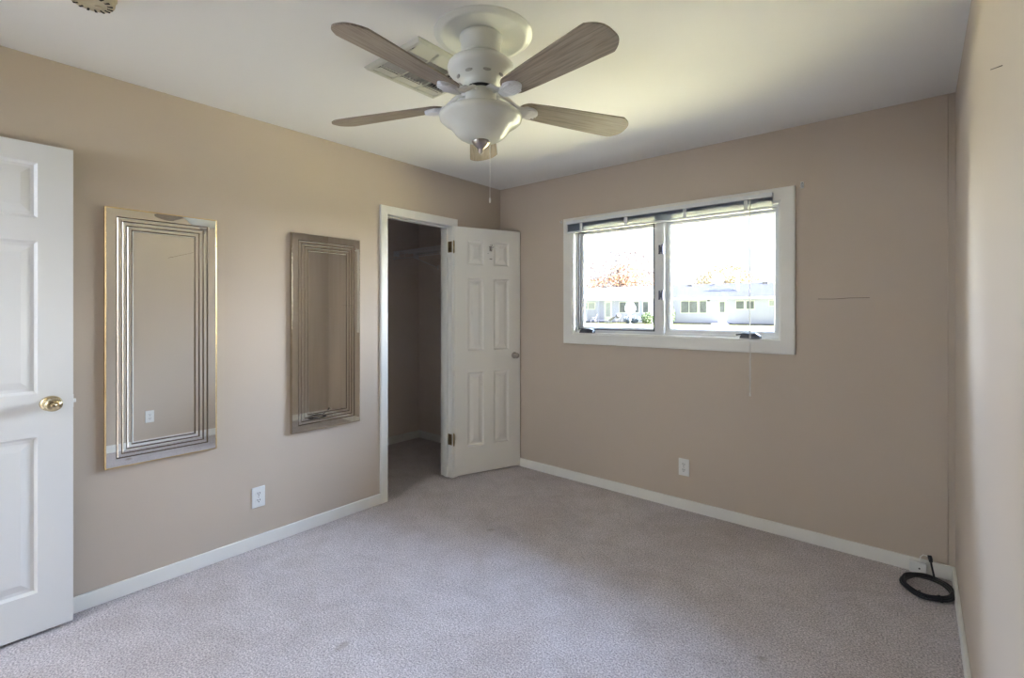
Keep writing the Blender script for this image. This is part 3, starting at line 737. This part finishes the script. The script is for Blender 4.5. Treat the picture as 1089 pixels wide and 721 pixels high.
def ruled_window(parent, x0, x1, z0, z1, y, m=None, cols=1):
    c = MB(); f = .07
    c.box(x0-f, x1+f, y-.05, y+.02, z0-f, z0); c.box(x0-f, x1+f, y-.05, y+.02, z1, z1+f); c.box(x0-f, x0, y-.05, y+.02, z0, z1); c.box(x1, x1+f, y-.05, y+.02, z0, z1)
    for i in range(1, cols): xm = x0+(x1-x0)*i/cols; c.box(xm-.03, xm+.03, y-.05, y+.02, z0, z1)
    w = c.build('window', M['fascia'], parent)
    c = MB(); c.box(x0, x1, y-.01, y+.01, z0, z1); c.build('pane', m or M['win_dark'], w)
    return w
def house(x0, x1, Y, eave, ridge, roofm, label, depth=8.5, over=.6):
    h = empty('neighbour_house', ((x0+x1)/2, Y, -.02)); tag(h, label, 'house', 'low houses across the lawn')
    ox = (x0+x1)/2
    c = MB(); c.box(x0-ox, x1-ox, 0, depth, .0, eave); c.build('wall', M['siding'], h)
    c = MB(); c.box(x0-ox-.02, x1-ox+.02, -.04, 0.02, .0, .16); c.build('foundation', M['brick'], h)
    c = MB(); ym = depth/2
    sl = (ridge-eave)/(ym+over)
    pr = [(-over, eave), (ym, ridge), (depth+over, eave), (depth+over, eave-.08), (-over, eave-.08)]
    mt = Matrix(((0,0,1,0),(1,0,0,0),(0,1,0,0),(0,0,0,1)))
    c.prism(pr, x0-ox-.09, x1-ox+.09, mtx=mt); rf = c.build('roof', roofm, h)
    c = MB(); c.box(x0-ox-.09, x1-ox+.09, -over-.09, -over, eave-.17, eave+.02); c.build('gutter', M['fascia'], rf)
    return h, ox
HY = 47.2
hR, ox = house(-18.9, 6, HY, 2.72, 4.35, M['roof_grey'], 'white ranch house with grey roof across the lawn, right pane')
for x0, x1, cols in ((-16.25,-14.55,2), (-14.3,-13.65,1)): ruled_window(hR, x0-ox, x1-ox, 1.20, 2.38, 0, M['win_dark'], cols)
ruled_window(hR, -18.3-ox, -17.2-ox, 1.2, 2.38, 0)
ruled_window(hR, -10.78-ox, -10.08-ox, 1.58, 2.33, 0); ruled_window(hR, -9.84-ox, -9.17-ox, 1.58, 2.33, 0); ruled_window(hR, -7.85-ox, -6.9-ox, 1.88, 2.36, 0, M['win_mid'])
c = MB(); c.box(-12.50-ox, -11.68-ox, -.05, .02, .14, 2.42); dr = c.build('door', M['fascia'], hR)
c = MB(); c.box(-12.32-ox, -11.86-ox, -.07, -.05, 1.25, 2.28); c.build('pane', M['win_dark'], dr)
c = MB(); c.box(-12.8-ox, -11.4-ox, -1.2, 0, 0, .14); c.build('doorstep', M['fascia'], hR)
c = MB(); c.tube([(-11.1-ox,1.6,3.2),(-11.1-ox,1.6,5.25)], .16, 12); c.lathe([(0,5.40),(.20,5.32),(.20,5.22),(.16,5.22)], 12, mtx=Matrix.Translation((-11.1-ox,1.6,0))); c.build('flue_pipe', M['fascia'], hR)
c = MB(); c.box(-14.0-ox, -11.5-ox, 2.0, 3.0, 3.52, 3.66, mtx=None); c.build('skylight', M['win_mid'], hR)
for x in (-16.6, -13.9, -9.0): c = MB(); c.box(x-.28-ox, x+.28-ox, 3.6, 4.0, 4.12, 4.36, bev=.02); c.build('roof_vent', M['brick'], hR)
c = MB(); c.box(-13.5-ox, -13.3-ox, -.14, 0, 2.36, 2.50); c.build('wall_lamp', M['furniture'], hR)

hL, ox = house(-36, -19.1, HY-.9, 2.72, 4.30, M['roof_pale'], 'pale ranch house with whitish roof across the lawn, left pane')
ruled_window(hL, -27.9-ox, -26.1-ox, 1.62, 2.32, 0, M['win_mid'], 2)
ruled_window(hL, -22.9-ox, -22.1-ox, 1.22, 2.36, 0, M['win_dark'], 1); ruled_window(hL, -21.9-ox, -20.6-ox, 1.22, 2.36, 0, M['win_dark'], 2); ruled_window(hL, -20.1-ox, -19.5-ox, 1.22, 2.36, 0, M['win_dark'], 1)
c = MB(); c.box(-24.85-ox, -23.85-ox, -.05, .02, .05, 2.50); dr = c.build('door', M['fascia'], hL)
c = MB(); c.box(-24.62-ox, -24.08-ox, -.07, -.05, .75, 2.32); c.build('pane', M['win_mid'], dr)
c = MB(); c.box(-25.45-ox, -25.30-ox, -.55, -.40, 0, 2.65); c.build('porch_post', M['siding'], hL)
c = MB(); c.box(-19.95-ox, -19.55-ox, 3.2, 3.6, 3.9, 4.62, bev=.02); c.build('roof_vent', M['brick'], hL)

# patio things in front of the left house
def patio_chair(x, y, rz, label):
    r = empty('patio_chair', (x, y, -.02), (0,0,rz)); tag(r, label, 'patio chair', 'patio chairs behind the left house')
    c = MB(); c.box(-.28,.28,-.26,.26,.40,.45, bev=.02); c.build('seat', M['furniture'], r)
    c = MB(); c.box(-.27,.27,-.02,.03,0,.62, mtx=Matrix.Translation((0,.24,.44)) @ Matrix.Rotation(R(-18),4,'X'), bev=.015); c.build('backrest', M['furniture'], r)
    for sx in (-1,1):
        for sy in (-1,1): c = MB(); c.tube([(sx*.25,sy*.22,.40),(sx*.28,sy*.28,0)], .025, 6); c.build('leg', M['furniture'], r)
        c = MB(); c.tube([(sx*.29,-.24,.42),(sx*.29,-.20,.64),(sx*.29,.28,.66)], .022, 6); c.build('armrest', M['furniture'], r)
    return r
patio_chair(-26.6, 44.6, R(70), 'dark patio chair at the far left edge of the window view')
patio_chair(-25.2, 44.4, R(-70), 'dark patio chair facing the house door across the lawn')
r = empty('patio_lounger', (-23.6, 44.3, -.02), (0,0,R(4))); tag(r, 'low dark patio lounger stretched before the far house door', 'lounger')
c = MB(); c.box(-.95,.55,-.3,.3,.28,.36, bev=.03); c.build('bed', M['furniture'], r)
c = MB(); c.box(0,.7,-.3,.3,-.03,.03, mtx=Matrix.Translation((.5,0,.34)) @ Matrix.Rotation(R(-35),4,'Y'), bev=.02); c.build('backrest', M['furniture'], r)
for sx in (-.85,.45):
    for sy in (-.26,.26): c = MB(); c.tube([(sx,sy,.30),(sx,sy,0)], .025, 6); c.build('leg', M['furniture'], r)
r = empty('barbecue_grill', (-22.1, 44.4, -.02)); tag(r, 'small dark barbecue grill beside the hedge across the lawn', 'grill')
c = MB(); c.lathe([(0,.62),(.18,.64),(.29,.74),(.31,.84),(.29,.88)], 20); c.build('fire_bowl', M['furniture'], r)
c = MB(); c.lathe([(.30,.88),(.28,.99),(.18,1.09),(.05,1.13),(0,1.13)], 20); c.build('lid', M['furniture'], r)
for k in range(3): a = 2*math.pi*k/3; c = MB(); c.tube([(.14*math.cos(a),.14*math.sin(a),.66),(.30*math.cos(a),.30*math.sin(a),0)], .022, 6); c.build('leg', M['furniture'], r)
r = empty('patio_umbrella', (-19.95, 42.9, -.02)); tag(r, 'white patio umbrella in front of the far left house windows', 'umbrella')
c = MB(); c.tube([(0,0,0),(0,0,2.45)], .03, 8); c.build('pole', M['fascia'], r)
c = MB(); c.lathe([(0,2.42),(.10,2.38),(.32,2.20),(.50,1.90),(.56,1.62),(.50,1.36),(.30,1.16),(.08,1.10)], 16); c.build('canopy', M['umbrella'], r)
c = MB(); c.lathe([(0,.08),(.22,.07),(.25,0),(0,0)], 16); c.build('base', M['brick'], r)

def leaf_cloud(name, blobs, n, s, m, parent, seed):
    rnd = random.Random(seed); verts = []; faces = []
    wts = [b[3]*b[4]*b[5] for b in blobs]
    for i in range(n):
        b = rnd.choices(blobs, wts)[0]
        while True:
            v = Vector((rnd.uniform(-1,1), rnd.uniform(-1,1), rnd.uniform(-1,1)))
            if .25 < v.length < 1 and rnd.random() < .25 + .75*v.length: break
        p = Vector((b[0]+v.x*b[3], b[1]+v.y*b[4], b[2]+v.z*b[5]))
        u = Vector((rnd.gauss(0,1), rnd.gauss(0,1), rnd.gauss(0,1))).normalized(); w = u.cross(Vector((rnd.gauss(0,1), rnd.gauss(0,1), rnd.gauss(0,1)))).normalized()
        k = s*rnd.uniform(.6, 1.3); j = len(verts)
        verts += [p+u*k, p+w*k*.6, p-u*k, p-w*k*.6]; faces.append((j, j+1, j+2, j+3))
    me = bpy.data.meshes.new(name); me.from_pydata([tuple(v) for v in verts], [], faces); me.materials.append(m)
    o = bpy.data.objects.new(name, me); col.objects.link(o)
    if parent: o.parent = parent
    return o
def tree(x, y, h, cw, ch, blobs, n, s, mats_, label, seed):
    rnd = random.Random(seed); r = empty('tree', (x, y, -.02)); tag(r, label, 'tree', 'autumn trees behind the houses')
    c = MB(); c.tube([(0,0,0),(.1,0,h*.25),(0,.1,h*.45)], [.38,.30,.24], 10)
    for i in range(22):
        a = rnd.uniform(0, 6.28); el = rnd.uniform(.25, 1.35); Lb = rnd.uniform(.55, 1.0)
        z0 = h*rnd.uniform(.28, .46)
        e_ = Vector((math.cos(a)*math.cos(el)*cw*Lb, math.sin(a)*math.cos(el)*cw*Lb, z0 + math.sin(el)*(h-z0)*Lb*.95))
        m1 = Vector((e_.x*.4, e_.y*.4, z0+(e_.z-z0)*.5))
        c.tube([(0,0,z0), m1, e_], [.13,.08,.025], 6)
        for j in range(3):
            q = m1.lerp(e_, rnd.uniform(.2,.9)); t = q + Vector((rnd.uniform(-1,1)*cw*.25, rnd.uniform(-1,1)*cw*.25, rnd.uniform(.1,1)*cw*.25)); c.tube([q, t], [.04,.015], 5)
    c.build('trunk', M['bark'], r)
    for bset, m, nn, sd_ in mats_:
        leaf_cloud('foliage', bset, nn, s, m, r, sd_)
    return r
tree(-29.6, 60, 10.2, 4.6, 4, None, 0, .15, [
    ([(0,0,7.2,5.4,4,2.9), (-2.2,0,6.2,3.2,3,2.2), (2.4,0,6.2,3.0,3,2.0)], M['leaf_pink'], 1500, 11),
    ([(.6,0,6.4,2.6,3,1.7), (2.2,0,5.4,3.2,3,1.4), (-2.5,0,5.2,3.0,3,1.2)], M['leaf_orange'], 1700, 12)], 'thin pinkish orange autumn tree behind the left house', 3)
tree(-16.3, 62, 7.5, 3.4, 3, None, 0, .15, [
    ([(0,0,5.4,3.3,3,1.9), (-1.5,0,5.0,2.2,2,1.4), (2.0,0,5.0,2.2,2,1.3)], M['leaf_tan'], 3200, 13)], 'tan and yellow autumn tree behind the grey roofed house', 4)
def bush(x, y, rx, ry, h, m, n, label, seed, name='bush', cat='bush'):
    r = empty(name, (x, y, -.02)); tag(r, label, cat)
    leaf_cloud('foliage', [(0,0,h*.5,rx,ry,h*.5), (0,0,h*.4,rx*.8,ry*.8,h*.4)], n, .09, m, r, seed)
    c = MB(); rnd = random.Random(seed)
    for i in range(6): a = rnd.uniform(0,6.28); c.tube([(0,0,0),(math.cos(a)*rx*.3,math.sin(a)*ry*.3,h*.4),(math.cos(a)*rx*.6,math.sin(a)*ry*.6,h*.75)], [.03,.02,.01], 5)
    c.build('stem', M['bark'], r)
bush(-20.6, 44.6, 1.05, .5, .95, M['flower'], 900, 'bluish green low hedge before the far left house windows', 21, 'hedge', 'hedge')
bush(-18.6, 44.2, .75, .6, 1.3, M['leaf_green'], 800, 'green shrub beside the bluish hedge across the lawn', 22)
bush(-16.9, 46.2, .45, .4, 1.9, M['leaf_green'], 500, 'narrow green shrub at the left end of the white house', 23)
pt = MB(); pt.box(-9, 14, .22, 11, -.06, -.012); S('added_bounce_slab', pt, M['patio'])  # pale slab added out of view, bounces sunlight up to the ceiling
# evergreen branch tips reaching into the view on the left and right of the window
